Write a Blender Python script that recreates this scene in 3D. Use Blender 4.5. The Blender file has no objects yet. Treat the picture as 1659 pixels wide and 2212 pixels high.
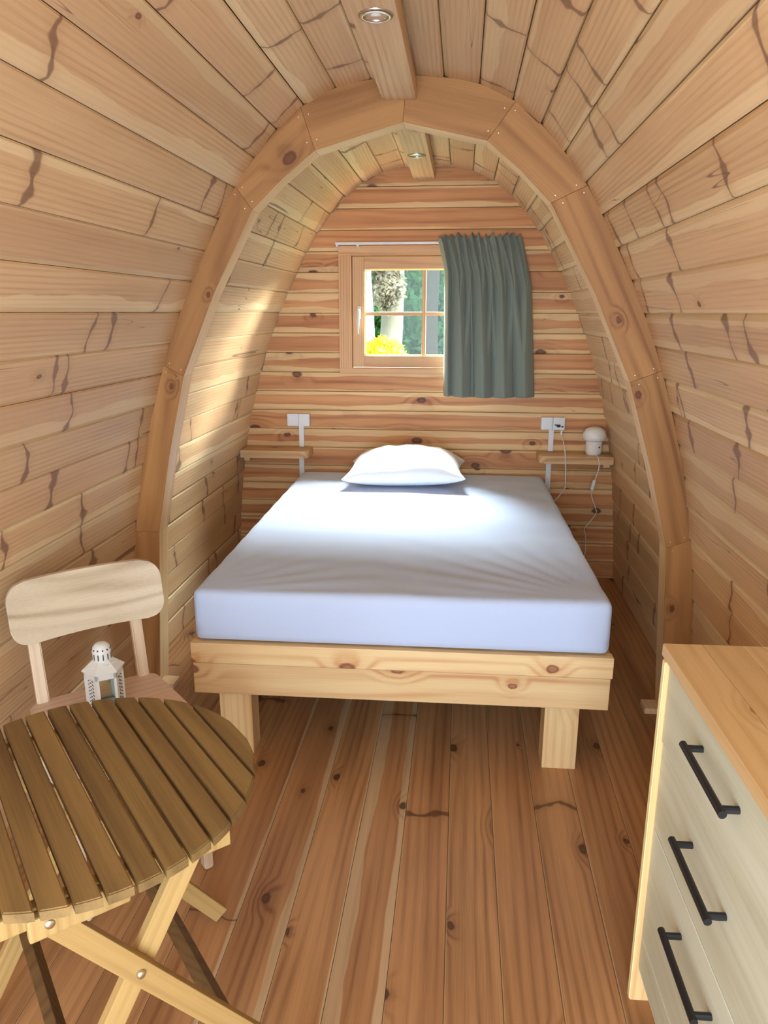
import bpy, bmesh, math, random
from mathutils import Vector, Matrix
random.seed(7)
S = bpy.context.scene
C = S.collection
PI = math.pi
V = Vector

# ------------------------------------------------------------------ camera
def look_matrix(p, y, r, loc):
    F = V((math.sin(y)*math.cos(p), math.cos(y)*math.cos(p), -math.sin(p)))
    rt = V((math.cos(y), -math.sin(y), 0)); dn = F.cross(rt)
    c, s = math.cos(r), math.sin(r)
    R = c*rt+s*dn; D = -s*rt+c*dn
    m = Matrix((R, -D, -F)).transposed().to_4x4()
    m.translation = loc
    return m
cd = bpy.data.cameras.new('camera'); cam = bpy.data.objects.new('camera', cd); C.objects.link(cam)
cam.matrix_world = look_matrix(0.2620155, -0.07634577, -0.00065538, (0.10548, 0, 1.5460))
cd.sensor_fit = 'VERTICAL'; cd.sensor_height = 24.0; cd.lens = 24.0*1609.86/2212.0
cd.clip_start = 0.05; cd.clip_end = 300
S.camera = cam

# ------------------------------------------------------------------ world + light
W = bpy.data.worlds.new('sky'); S.world = W; W.use_nodes = True
nt = W.node_tree; nt.nodes.clear()
wo = nt.nodes.new('ShaderNodeOutputWorld'); wb = nt.nodes.new('ShaderNodeBackground')
wb.inputs['Color'].default_value = (0.80, 0.90, 1.0, 1); wb.inputs['Strength'].default_value = 3.4
nt.links.new(wb.outputs[0], wo.inputs[0])
S.view_settings.view_transform = 'Standard'; S.view_settings.look = 'None'
S.view_settings.exposure = 0.22; S.view_settings.gamma = 1.0; S.view_settings.use_curve_mapping = False

def area(name, loc, target, sx, sy, power, col):
    l = bpy.data.lights.new(name, 'AREA'); l.shape = 'RECTANGLE'; l.size = sx; l.size_y = sy
    l.energy = power; l.color = col
    o = bpy.data.objects.new(name, l); C.objects.link(o); o.location = loc
    o.rotation_euler = (V(target)-V(loc)).to_track_quat('-Z', 'Y').to_euler()
    return o
# daylight through the open glazed door behind the camera
area('door_daylight', (-0.05, -0.93, 1.10), (-0.03, 2.0, 1.05), 1.3, 1.9, 60, (0.72, 0.86, 1.0))
# open sky above the trees, shining down through the back window
area('sky_through_window', (0.15, 6.5, 4.0), (-0.1, 4.36, 1.5), 3.4, 1.5, 3900, (0.88, 0.95, 1.0))

# brighter gap between the trees to the right of the window
area('sky_gap_light', (3.6, 7.6, 2.7), (-0.13, 4.4, 1.54), 1.3, 1.0, 900, (1.0, 0.95, 0.84))

# ------------------------------------------------------------------ node helpers
class NB:
    def __init__(s, name):
        s.mat = bpy.data.materials.new(name); s.mat.use_nodes = True
        s.t = s.mat.node_tree; s.t.nodes.clear()
        s.out = s.t.nodes.new('ShaderNodeOutputMaterial')
        s.b = s.t.nodes.new('ShaderNodeBsdfPrincipled'); s.t.links.new(s.b.outputs[0], s.out.inputs[0])
    def link(s, v, sock):
        if isinstance(v, bpy.types.NodeSocket): s.t.links.new(v, sock)
        else: sock.default_value = v
    def m(s, op, a, b=None, c=None):
        n = s.t.nodes.new('ShaderNodeMath'); n.operation = op
        s.link(a, n.inputs[0])
        if b is not None: s.link(b, n.inputs[1])
        if c is not None: s.link(c, n.inputs[2])
        return n.outputs[0]
    def xyz(s, x, y, z):
        n = s.t.nodes.new('ShaderNodeCombineXYZ'); s.link(x, n.inputs[0]); s.link(y, n.inputs[1]); s.link(z, n.inputs[2]); return n.outputs[0]
    def sep(s, v):
        n = s.t.nodes.new('ShaderNodeSeparateXYZ'); s.link(v, n.inputs[0]); return n.outputs
    def noise(s, v, scale=1, detail=2, rough=.5):
        n = s.t.nodes.new('ShaderNodeTexNoise'); s.link(v, n.inputs['Vector']); n.inputs['Scale'].default_value = scale
        n.inputs['Detail'].default_value = detail; n.inputs['Roughness'].default_value = rough; return n.outputs[0]
    def ss(s, v, a, b, lo=0., hi=1.):
        n = s.t.nodes.new('ShaderNodeMapRange'); n.interpolation_type = 'SMOOTHSTEP'
        s.link(v, n.inputs[0]); s.link(a, n.inputs[1]); s.link(b, n.inputs[2]); n.inputs[3].default_value = lo; n.inputs[4].default_value = hi
        return n.outputs[0]
    def mix(s, f, a, b, mode='MIX'):
        n = s.t.nodes.new('ShaderNodeMix'); n.data_type = 'RGBA'; n.blend_type = mode
        s.link(f, n.inputs[0])
        for v, k in ((a, 6), (b, 7)):
            if isinstance(v, tuple): v = (*v[:3], 1)
            s.link(v, n.inputs[k])
        return n.outputs[2]
    def attr(s, name):
        n = s.t.nodes.new('ShaderNodeAttribute'); n.attribute_type = 'OBJECT'; n.attribute_name = name; return n.outputs['Fac']
    def bump(s, h, st=.2, d=.002):
        n = s.t.nodes.new('ShaderNodeBump'); n.inputs['Strength'].default_value = st; n.inputs['Distance'].default_value = d
        s.link(h, n.inputs['Height']); s.t.links.new(n.outputs[0], s.b.inputs['Normal'])

def srgb(r, g, b):
    f = lambda c: ((c/255+.055)/1.055)**2.4 if c > 10 else c/255/12.92
    return (f(r), f(g), f(b))

def wood(name, light, dark, knotc=srgb(92, 48, 30), axis='Y', ringk=45., warp=5., ring_amt=.5, knots=.5, knot_size=.011,
         knot_cells=(7, 2.6), streak=0., sap=None, rough=.5, tint=.16, low=.45, cracks=0., hue=None, coat=0.):
    N = NB(name)
    tc = N.t.nodes.new('ShaderNodeTexCoord'); x, y, z = N.sep(tc.outputs['Object'])
    oi = N.t.nodes.new('ShaderNodeObjectInfo'); R = oi.outputs['Random']
    if axis == 'Y': u0, v0, w0 = x, y, z
    elif axis == 'X': u0, v0, w0 = N.m('ADD', y, z), x, N.m('SUBTRACT', y, z)
    else: u0, v0, w0 = N.m('ADD', x, y), z, N.m('SUBTRACT', x, y)
    u = N.m('ADD', u0, N.m('MULTIPLY', R, 37.3)); v = N.m('ADD', v0, N.m('MULTIPLY', R, 91.7))
    w = N.m('ADD', w0, N.m('MULTIPLY', R, 11.1))
    # knots
    vo = N.t.nodes.new('ShaderNodeTexVoronoi'); vo.voronoi_dimensions = '2D'; vo.inputs['Scale'].default_value = 1
    ku, kv = knot_cells
    N.link(N.xyz(N.m('MULTIPLY', u, ku), N.m('MULTIPLY', v, kv), 0.), vo.inputs['Vector'])
    px, py, _ = N.sep(vo.outputs['Position']); cr, cg, cb = N.sep(vo.outputs['Color'])
    wob = N.m('MULTIPLY', N.m('SUBTRACT', N.noise(N.xyz(u, v, w), 40, 1), .5), .010)
    ru = N.m('ADD', N.m('SUBTRACT', u, N.m('DIVIDE', px, ku)), wob)
    rv = N.m('MULTIPLY', N.m('SUBTRACT', v, N.m('DIVIDE', py, kv)), .6)
    d = N.m('SQRT', N.m('ADD', N.m('MULTIPLY', ru, ru), N.m('MULTIPLY', rv, rv)))
    size = N.m('MULTIPLY', N.m('ADD', .35, N.m('MULTIPLY', cb, .9)), knot_size)
    here = N.m('GREATER_THAN', cr, 1.-knots)
    kn = N.m('MULTIPLY', here, N.ss(d, N.m('MULTIPLY', size, 1.25), N.m('MULTIPLY', size, .75)))
    kin = N.m('MULTIPLY', here, N.ss(d, N.m('MULTIPLY', size, .75), N.m('MULTIPLY', size, .2)))
    halo = N.m('MULTIPLY', here, N.ss(d, N.m('MULTIPLY', size, 5.), 0.))
    kr = N.attr('knot_radius')
    if axis == 'Y': ea, eb = u0, v0
    elif axis == 'X': ea, eb = z, x
    else: ea, eb = x, z
    e1 = N.m('ADD', N.m('SUBTRACT', ea, N.attr('knot_across')), wob); e2 = N.m('MULTIPLY', N.m('SUBTRACT', eb, N.attr('knot_along')), .7)
    ed = N.m('SQRT', N.m('ADD', N.m('MULTIPLY', e1, e1), N.m('MULTIPLY', e2, e2)))
    kon = N.m('GREATER_THAN', kr, .0005)
    kn = N.m('MAXIMUM', kn, N.m('MULTIPLY', kon, N.ss(ed, N.m('MULTIPLY', kr, 1.1), N.m('MULTIPLY', kr, .75))))
    kin = N.m('MAXIMUM', kin, N.m('MULTIPLY', kon, N.ss(ed, N.m('MULTIPLY', kr, .75), N.m('MULTIPLY', kr, .35))))
    halo = N.m('MAXIMUM', halo, N.m('MULTIPLY', kon, N.ss(ed, N.m('MULTIPLY', kr, 4.5), 0.)))
    # growth rings
    wn = N.noise(N.xyz(N.m('MULTIPLY', u, 3.2), N.m('MULTIPLY', v, .42), N.m('MULTIPLY', w, 2.)), 1, 2)
    ph = N.m('ADD', N.m('MULTIPLY', N.m('ADD', u, N.m('MULTIPLY', w, .45)), ringk), N.m('ADD', N.m('MULTIPLY', wn, warp), N.m('MULTIPLY', halo, 1.7)))
    rg = N.m('MULTIPLY', N.m('POWER', N.m('ADD', N.m('MULTIPLY', N.m('SINE', N.m('MULTIPLY', ph, 6.283)), .5), .5), 2.2), N.ss(N.noise(N.xyz(N.m('MULTIPLY', u, 14.), N.m('MULTIPLY', v, 1.1), 2.), 1, 2), .3, .7, .25, 1.6))
    fine = N.noise(N.xyz(N.m('MULTIPLY', u, 260.), N.m('MULTIPLY', v, 5.), N.m('MULTIPLY', w, 260.)), 1, 3, .6)
    lown = N.noise(N.xyz(N.m('MULTIPLY', u, 9.), N.m('MULTIPLY', v, .8), N.m('MULTIPLY', w, 6.)), 1, 2)
    f = N.m('ADD', N.m('MULTIPLY', rg, ring_amt), N.m('ADD', N.m('MULTIPLY', N.m('SUBTRACT', fine, .45), .7), N.m('MULTIPLY', N.ss(lown, .35, .68), low)))
    f = N.m('ADD', f, N.m('MULTIPLY', halo, .35))
    fcl = N.m('MINIMUM', N.m('MAXIMUM', f, 0.), 1.15)
    col = N.mix(fcl, light, dark)
    if sap:
        hw = N.attr('half_width'); jag = N.m('ADD', .05, N.m('MULTIPLY', N.noise(N.xyz(N.m('MULTIPLY', v, 2.2), N.m('MULTIPLY', R, 50.), 0.), 1, 3), 1.9))
        sr = N.m('SUBTRACT', hw, N.m('MULTIPLY', N.attr('sap_high'), jag)); sl = N.m('SUBTRACT', N.m('MULTIPLY', N.attr('sap_low'), jag), hw)
        ms = N.m('MAXIMUM', N.ss(u0, sr, N.m('ADD', sr, .004)), N.ss(u0, N.m('ADD', sl, .004), sl))
        ms = N.m('MULTIPLY', ms, .88)
        sapcol = N.mix(N.m('MULTIPLY', fcl, .35), sap, dark)
        col = N.mix(ms, col, sapcol)
    if hue:
        rr = N.m('FRACT', N.m('MULTIPLY', R, 7.13))
        col = N.mix(N.m('MULTIPLY', rr, hue[1]), col, hue[0])
    tv = N.m('ADD', 1.-tint/2, N.m('MULTIPLY', N.m('FRACT', N.m('MULTIPLY', R, 17.7)), tint))
    hsv = N.t.nodes.new('ShaderNodeHueSaturation'); N.link(tv, hsv.inputs['Value']); N.link(col, hsv.inputs['Color']); col = hsv.outputs[0]
    if streak > 0:
        for (sc, seed, th) in ((2.1, 3.3, 1.), (1.5, 8.1, .8)):
            v1 = N.t.nodes.new('ShaderNodeTexVoronoi'); v1.voronoi_dimensions = '1D'; v1.inputs['Scale'].default_value = sc
            wv = N.noise(N.xyz(N.m('MULTIPLY', u, 8.), N.m('MULTIPLY', v, .9), seed), 1, 1.5)
            vv = N.m('ADD', v, N.m('ADD', N.m('MULTIPLY', N.m('SUBTRACT', wv, .5), .15), seed))
            N.link(vv, v1.inputs['W'])
            thick = N.m('MULTIPLY', N.m('POWER', N.noise(N.xyz(N.m('MULTIPLY', u, 19.), N.m('MULTIPLY', v, 1.3), seed+5), 1, 1), 4.5), .16*th*sc)
            c1, c2, c3 = N.sep(v1.outputs['Color'])
            on = N.m('GREATER_THAN', c1, 1.-streak)
            dd = v1.outputs['Distance']
            st = N.m('MULTIPLY', on, N.ss(dd, N.m('ADD', thick, .0045*sc), N.m('MULTIPLY', thick, .5)))
            soft = N.m('MULTIPLY', on, N.ss(dd, .05*sc, 0.))
            col = N.mix(N.m('MULTIPLY', soft, .22), col, dark)
            col = N.mix(N.m('MULTIPLY', st, .68), col, knotc)
    if cracks > 0:
        v2 = N.noise(N.xyz(N.m('MULTIPLY', u, 22.), N.m('MULTIPLY', v, .7), 4.), 1, 1)
        msk = N.m('MULTIPLY', N.ss(N.m('ABSOLUTE', N.m('SUBTRACT', v2, .5)), .006, .001), N.ss(N.noise(N.xyz(N.m('MULTIPLY', u, 5.), N.m('MULTIPLY', v, .9), 9.), 1, 1), .60, .64))
        col = N.mix(N.m('MULTIPLY', msk, cracks), col, knotc)
    col = N.mix(N.m('MULTIPLY', kn, .85), col, knotc)
    col = N.mix(N.m('MULTIPLY', kin, .35), col, dark)
    N.link(col, N.b.inputs['Base Color']); N.b.inputs['Roughness'].default_value = rough
    N.b.inputs['Specular IOR Level'].default_value = .35
    if coat: N.b.inputs['Coat Weight'].default_value = coat; N.b.inputs['Coat Roughness'].default_value = .35
    N.bump(N.m('ADD', N.m('MULTIPLY', rg, .4), fine), .16, .0012)
    return N.mat

def plain(name, col, rough=.5, metal=0., noise=0., spec=.4, bump=0., bscale=200.):
    N = NB(name)
    c = (*col, 1)
    if noise or bump:
        tc = N.t.nodes.new('ShaderNodeTexCoord'); n = N.noise(tc.outputs['Object'], bscale, 3)
    if noise: c = N.mix(N.m('MULTIPLY', n, noise), col, tuple(k*.6 for k in col))
    if bump: N.bump(n, bump, .001)
    N.link(c, N.b.inputs['Base Color']); N.b.inputs['Roughness'].default_value = rough; N.b.inputs['Metallic'].default_value = metal
    N.b.inputs['Specular IOR Level'].default_value = spec
    return N.mat

DK = srgb(96, 56, 44)
M_wall = wood('wall_pine', srgb(225, 191, 146), srgb(176, 134, 95), knotc=srgb(104, 64, 54), ringk=70, ring_amt=.24, knots=.10, knot_size=.007, streak=.5,
              sap=srgb(236, 212, 166), tint=.16, low=.3, cracks=.7, hue=(srgb(196, 152, 114), .38), rough=.55)
M_back = wood('back_wall_pine', srgb(218, 158, 104), srgb(162, 98, 60), knotc=srgb(66, 32, 24), ringk=20, warp=3.5, ring_amt=.34, knots=.6, knot_size=.017, knot_cells=(6.5, 2.4),
              sap=srgb(236, 200, 146), tint=.14, rough=.5, cracks=.3)
M_floor = wood('floor_pine', srgb(192, 146, 100), srgb(120, 81, 51), knotc=srgb(62, 38, 28), ringk=34, ring_amt=.3, knots=.35, knot_size=.012, knot_cells=(6, 2.2), streak=.12,
               sap=srgb(208, 184, 144), tint=.14, rough=.42, low=.45, hue=(srgb(146, 94, 60), .34))
M_arch = wood('arch_glulam', srgb(180, 132, 80), srgb(134, 88, 48), axis='X', ringk=24, ring_amt=.4, knots=.12, knot_size=.014, tint=.2, rough=.5, knot_cells=(4, 1.4))
M_archin = wood('arch_inner_face', srgb(236, 204, 156), srgb(206, 164, 116), axis='X', ringk=24, ring_amt=.2, knots=.05, tint=.06)  # paler wood colour for the arch faces turned inward
M_beam = wood('beam_pine', srgb(226, 194, 152), srgb(186, 144, 104), axis='Y', ringk=40, ring_amt=.4, knots=.3, knot_size=.010, tint=.1)
M_frame = wood('window_pine', srgb(224, 180, 134), srgb(192, 140, 96), axis='X', ringk=50, knots=.0, tint=.1)
M_framez = wood('window_pine_upright', srgb(224, 180, 134), srgb(192, 140, 96), axis='Z', ringk=50, knots=.0, tint=.1)
M_bed = wood('bed_pine', srgb(234, 207, 156), srgb(206, 154, 104), knotc=srgb(128, 62, 44), axis='X', ringk=26, ring_amt=.42, knots=.5, knot_size=.016, knot_cells=(7, 2.4), tint=.12)
M_bedz = wood('bed_leg_pine', srgb(234, 207, 156), srgb(206, 160, 108), knotc=srgb(128, 62, 44), axis='Z', ringk=26, ring_amt=.42, knots=.35, knot_size=.014, tint=.1)
M_shelf = wood('shelf_pine', srgb(228, 192, 144), srgb(188, 144, 100), axis='X', ringk=34, knots=.2, tint=.08)
M_slat = wood('stained_slat', srgb(146, 118, 72), srgb(96, 73, 44), axis='Y', ringk=20, ring_amt=.3, knots=.06, tint=.26, rough=.55, low=.7)
M_leg = wood('oiled_leg', srgb(184, 153, 98), srgb(148, 115, 66), axis='Z', ringk=40, ring_amt=.3, knots=0, tint=.1)
M_legd = wood('dark_stretcher', srgb(112, 84, 50), srgb(74, 54, 32), axis='Z', ringk=40, ring_amt=.3, knots=0, tint=.1)
M_ash = wood('pale_ash', srgb(214, 200, 174), srgb(172, 152, 124), axis='X', ringk=16, warp=8, ring_amt=.55, knots=0, tint=.04, low=.2)
M_ashz = wood('pale_ash_upright', srgb(228, 208, 182), srgb(198, 172, 142), axis='Z', ringk=30, ring_amt=.3, knots=0, tint=.04, low=.2)
M_draw = wood('whitewashed_pine', srgb(214, 219, 200), srgb(180, 180, 154), knotc=srgb(150, 132, 104), axis='Y', ringk=16, warp=8, ring_amt=.14, knots=.06, tint=.05, low=.6, rough=.45)
M_top = wood('cabinet_top_pine', srgb(218, 188, 140), srgb(190, 154, 106), knotc=srgb(140, 84, 44), axis='Y', ringk=26, ring_amt=.35, knots=.22, knot_size=.01, tint=.12, rough=.42)
M_edge = plain('pale_yellow_edge', srgb(250, 236, 176), .5)
M_carc = wood('carcass_pine', srgb(240, 208, 150), srgb(214, 170, 112), axis='Z', ringk=30, knots=0, tint=.05)
M_metal = plain('brushed_nickel', (.62, .62, .60), .22, 1.)
M_bolt = plain('zinc_bolt', (.72, .70, .64), .3, 1.)
M_black = plain('black_powder_coat', (.012, .012, .014), .38)
M_dark = plain('dark_gap', (.02, .014, .01), .9)
M_white = plain('white_plastic', (.80, .80, .82), .38)
M_whitem = plain('white_enamel', (.74, .78, .78), .35)
M_shell = plain('shell_sheathing', srgb(120, 84, 58), .9)

def cloth(name, col, bump=.25, scale=900, col2=None, sheen=.2):
    N = NB(name); tc = N.t.nodes.new('ShaderNodeTexCoord')
    x, y, z = N.sep(tc.outputs['Object'])
    n = N.noise(tc.outputs['Object'], 6, 4, .6); n2 = N.noise(tc.outputs['Object'], scale, 2)
    N.link(N.mix(N.m('MULTIPLY', n2, .35), col, col2 or tuple(k*.8 for k in col)), N.b.inputs['Base Color'])
    N.b.inputs['Roughness'].default_value = .85; N.b.inputs['Sheen Weight'].default_value = sheen
    N.bump(N.m('ADD', n2, N.m('MULTIPLY', n, 2.)), bump, .002)
    return N.mat
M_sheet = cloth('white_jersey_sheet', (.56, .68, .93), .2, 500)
M_pillow = cloth('white_cotton', (.88, .89, .92), .15, 400)
M_curt = cloth('sage_curtain', srgb(124, 131, 119), .3, 1100, srgb(100, 107, 97))

# ------------------------------------------------------------------ mesh helpers
def tagit(o, label=None, cat=None, group=None, kind=None):
    if label: o['label'] = label
    if cat: o['category'] = cat
    if group: o['group'] = group
    if kind: o['kind'] = kind
    return o
def link(name, me, mat, parent=None, loc=(0, 0, 0), rot=(0, 0, 0), smooth=False):
    o = bpy.data.objects.new(name, me); C.objects.link(o)
    if mat and not me.materials: me.materials.append(mat)
    if smooth:
        me.polygons.foreach_set('use_smooth', [True]*len(me.polygons))
    o.location = loc; o.rotation_euler = rot
    if parent: o.parent = parent
    return o
def mk(name, bm, mat, parent=None, loc=(0, 0, 0), rot=(0, 0, 0), smooth=False):
    bmesh.ops.recalc_face_normals(bm, faces=bm.faces)
    me = bpy.data.meshes.new(name); bm.to_mesh(me); bm.free()
    return link(name, me, mat, parent, loc, rot, smooth)
def empty(name, loc=(0, 0, 0), rz=0):
    o = bpy.data.objects.new(name, None); C.objects.link(o); o.location = loc; o.rotation_euler = (0, 0, rz); o.empty_display_size = .1
    return o
def add_box(bm, c, s, bev=0., M=None):
    t = bmesh.new(); bmesh.ops.create_cube(t, size=1)
    for v in t.verts: v.co = V((v.co.x*s[0], v.co.y*s[1], v.co.z*s[2]))
    if bev: bmesh.ops.bevel(t, geom=t.edges[:], offset=bev, segments=2, affect='EDGES', profile=.6)
    for v in t.verts:
        v.co += V(c)
        if M: v.co = M @ v.co
    me = bpy.data.meshes.new('t'); t.to_mesh(me); t.free(); bm.from_mesh(me); bpy.data.meshes.remove(me)
    return bm
def box(c, s, bev=0., M=None): return add_box(bmesh.new(), c, s, bev, M)
def add_prism(bm, pts, vec, bev=0.):
    """extrude the closed 3D polygon pts along vec"""
    t = bmesh.new()
    a = [t.verts.new(p) for p in pts]; b = [t.verts.new(V(p)+V(vec)) for p in pts]
    t.faces.new(a); t.faces.new(b[::-1]); n = len(pts)
    for i in range(n): t.faces.new((a[i], b[i], b[(i+1) % n], a[(i+1) % n]))
    if bev: bmesh.ops.bevel(t, geom=t.edges[:], offset=bev, segments=1, affect='EDGES')
    me = bpy.data.meshes.new('t'); t.to_mesh(me); t.free(); bm.from_mesh(me); bpy.data.meshes.remove(me)
    return bm
def add_tube(bm, pts, r, seg=8, cap=True, ru=None):
    pts = [V(p) for p in pts]; rings = []
    for i, p in enumerate(pts):
        t = (pts[min(i+1, len(pts)-1)]-pts[max(i-1, 0)]).normalized()
        if i == 0:
            a = t.orthogonal().normalized()
        else:
            a = (a-t*a.dot(t)).normalized()
        b = t.cross(a)
        rr = r[i] if isinstance(r, (list, tuple)) else r
        rings.append([bm.verts.new(p+rr*(math.cos(k*2*PI/seg)*a+math.sin(k*2*PI/seg)*b)) for k in range(seg)])
    for A, B in zip(rings, rings[1:]):
        for k in range(seg): bm.faces.new((A[k], A[(k+1) % seg], B[(k+1) % seg], B[k]))
    if cap: bm.faces.new(rings[0][::-1]); bm.faces.new(rings[-1])
    return bm
def add_lathe(bm, prof, c=(0, 0, 0), seg=24, rot=0.):
    rings = []
    for (r, z) in prof:
        if r < 1e-6: rings.append([bm.verts.new((c[0], c[1], c[2]+z))])
        else: rings.append([bm.verts.new((c[0]+r*math.cos(rot+k*2*PI/seg), c[1]+r*math.sin(rot+k*2*PI/seg), c[2]+z)) for k in range(seg)])
    for A, B in zip(rings, rings[1:]):
        for k in range(seg):
            k2 = (k+1) % seg
            if len(A) == 1 and len(B) == 1: continue
            if len(A) == 1: bm.faces.new((A[0], B[k2], B[k]))
            elif len(B) == 1: bm.faces.new((A[k], A[k2], B[0]))
            else: bm.faces.new((A[k], A[k2], B[k2], B[k]))
    return bm
def spline(pts, n):
    """Catmull-Rom through pts, n samples per span"""
    pts = [V(p) for p in pts]; P = [2*pts[0]-pts[1]]+pts+[2*pts[-1]-pts[-2]]; out = []
    for i in range(1, len(P)-2):
        for k in range(n):
            t = k/n; a, b, c, d = P[i-1], P[i], P[i+1], P[i+2]
            out.append(.5*((2*b)+(c-a)*t+(2*a-5*b+4*c-d)*t*t+(3*b-a-3*c+d)*t**3))
    out.append(P[-2]); return out

# ------------------------------------------------------------------ pod frame (the cabin's own axes, turned a little)
YW = 4.357; ROT = -0.025; PX = 0.008
def rot2(x, y, a): return (x*math.cos(a)-y*math.sin(a), x*math.sin(a)+y*math.cos(a))
_q = rot2(0, YW, ROT)
POD = (PX-_q[0], YW-_q[1], 0)
def pod(o):
    o.location = POD; o.rotation_euler = (0, 0, ROT); return o
def topod(x, y):
    return rot2(x-POD[0], y-POD[1], -ROT)

prof = [(1.150, 0), (1.132, .25), (1.110, .5), (1.082, .7), (1.022, 1.0), (.915, 1.35), (.812, 1.6), (.708, 1.8), (.608, 1.97), (.500, 2.1), (.382, 2.210), (.218, 2.285), (0, 2.312)]
curve = [(p.x, p.y) for p in spline([(a, b, 0) for a, b in prof], 16)]
arc = [0]
for a, b in zip(curve, curve[1:]): arc.append(arc[-1]+math.hypot(b[0]-a[0], b[1]-a[1]))
TOTAL = arc[-1]
def at_arc(s):
    s = max(0, min(TOTAL, s))
    for i in range(len(arc)-1):
        if s <= arc[i+1]:
            t = (s-arc[i])/(arc[i+1]-arc[i]); a, b = curve[i], curve[i+1]
            return (a[0]+(b[0]-a[0])*t, a[1]+(b[1]-a[1])*t)
    return curve[-1]
def hw_at(z):
    for a, b in zip(curve, curve[1:]):
        if a[1] <= z <= b[1]: return a[0]+(b[0]-a[0])*(z-a[1])/(b[1]-a[1])
    return 0.
def arc_at_z(z):
    for i, (a, b) in enumerate(zip(curve, curve[1:])):
        if a[1] <= z <= b[1]: return arc[i]+(arc[i+1]-arc[i])*(z-a[1])/(b[1]-a[1])
    return TOTAL

# ------------------------------------------------------------------ planks
def plank_bm(w, L, t=.026, ch=.005, big=0., y0=0., gap=.0006):
    """plank along +Y, X across, face at z=0 looking +Z; edges chamfered"""
    h = w/2-gap
    b = big or ch
    pts = [(-h, -t), (h, -t), (h, -b*.8), (h-b*1.3, 0), (-h+ch, 0), (-h, -ch)]
    bm = bmesh.new(); add_prism(bm, [(x, y0, z) for x, z in pts], (0, L, 0))
    return bm
Y0 = -1.0
N_SIDE = round(TOTAL/.124)
step = TOTAL/N_SIDE
LEN = YW-Y0
# sheathing behind the boards
def sheath(name, pts, lab):
    bm = bmesh.new()
    outer = []
    n = len(pts)
    for i, p in enumerate(pts):
        a = pts[max(i-1, 0)]; b = pts[min(i+1, n-1)]
        t = V((b[0]-a[0], b[1]-a[1])).normalized(); nn = V((t.y, -t.x))
        if nn.dot(V((p[0], p[1]-1.0))) < 0: nn = -nn
        outer.append((V(p)+nn*.035, V(p)+nn*.06))
    for (a, a2), (b, b2) in zip(outer, outer[1:]):
        add_prism(bm, [(a.x, Y0, a.y), (b.x, Y0, b.y), (b2.x, Y0, b2.y), (a2.x, Y0, a2.y)], (0, LEN+.12, 0))
    o = pod(mk(name, bm, M_shell)); return tagit(o, lab, kind='structure')
SC = arc_at_z(1.93)
ncut = round(SC/step)
nodes_r = [at_arc(step*i) for i in range(N_SIDE+1)]
right_pts = nodes_r[:ncut+1]; ceil_r = nodes_r[ncut:]
wall_right = sheath('wall_right', right_pts, 'curved right wall of pine cladding boards')
wall_left = sheath('wall_left', [(-a, b) for a, b in right_pts], 'curved left wall of pine cladding boards')
ceiling = sheath('ceiling', ceil_r+[(-a, b) for a, b in ceil_r[::-1]][1:], 'arched pine board ceiling of the cabin')
meshes = []
for k in range(3):
    bm = plank_bm(step, LEN, t=.028, ch=.004, gap=.0008, big=(.009, .013, .006)[k], y0=Y0)
    bmesh.ops.recalc_face_normals(bm, faces=bm.faces)
    me = bpy.data.meshes.new('board'); bm.to_mesh(me); bm.free(); me.materials.append(M_wall); meshes.append(me)
rnd = random.Random(11)
for side in (1, -1):
    for i in range(N_SIDE):
        a, b = nodes_r[i], nodes_r[i+1]
        A = V((a[0]*side, 0, a[1])); B = V((b[0]*side, 0, b[1]))
        mid = (A+B)/2; up = (B-A).normalized()
        # local X points down the wall so the wide bevel is at each board's lower edge
        Xa = -up; Ya = V((0, 1, 0)); Za = Xa.cross(Ya)
        if Za.dot(V((0, 0, 1.1))-mid) < 0:
            Ya = V((0, 1, 0)); Xa = up; Za = Xa.cross(Ya)
        tilt = math.radians(rnd.uniform(1.4, 4.0))*(1 if Xa.dot(up) < 0 else -1)
        m = Matrix((Xa, Ya, Za)).transposed().to_4x4()
        m = Matrix.Translation(mid+Za*rnd.uniform(-.001, .002)) @ m @ Matrix.Rotation(-tilt, 4, 'Y')
        par = (wall_right if side > 0 else wall_left) if i < ncut else ceiling
        o = link('board', meshes[rnd.randrange(3)], None, par); o.matrix_local = m
        o['half_width'] = step/2
        o['sap_high'] = rnd.choice([0., .012, .02, .035, .0, .05]); o['sap_low'] = rnd.choice([0., 0., .01, .025])

# floor
fl = pod(mk('floor', box((0, (Y0+YW)/2, -.06), (2.42, LEN+.1, .06)), M_shell)); tagit(fl, 'varnished pine plank floor', kind='structure')
FP = .137
bm = plank_bm(FP, LEN, t=.028, ch=.0012, y0=Y0); bmesh.ops.recalc_face_normals(bm, faces=bm.faces)
me_f = bpy.data.meshes.new('floorboard'); bm.to_mesh(me_f); bm.free(); me_f.materials.append(M_floor)
sapf = {-1: (.0, .0), 0: (.036, .030), -2: (.0, .0), 1: (0., 0.)}
saps = {0: (.040, .026), -1: (0, 0.006), -2: (.0, .022), -3: (0, .012), 2: (.0, .0)}
for k in range(-8, 9):
    o = link('floorboard', me_f, None, fl, (k*FP, 0, 0)); o['half_width'] = FP/2
    s = saps.get(k, (0., 0.)); o['sap_low'], o['sap_high'] = s

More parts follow.
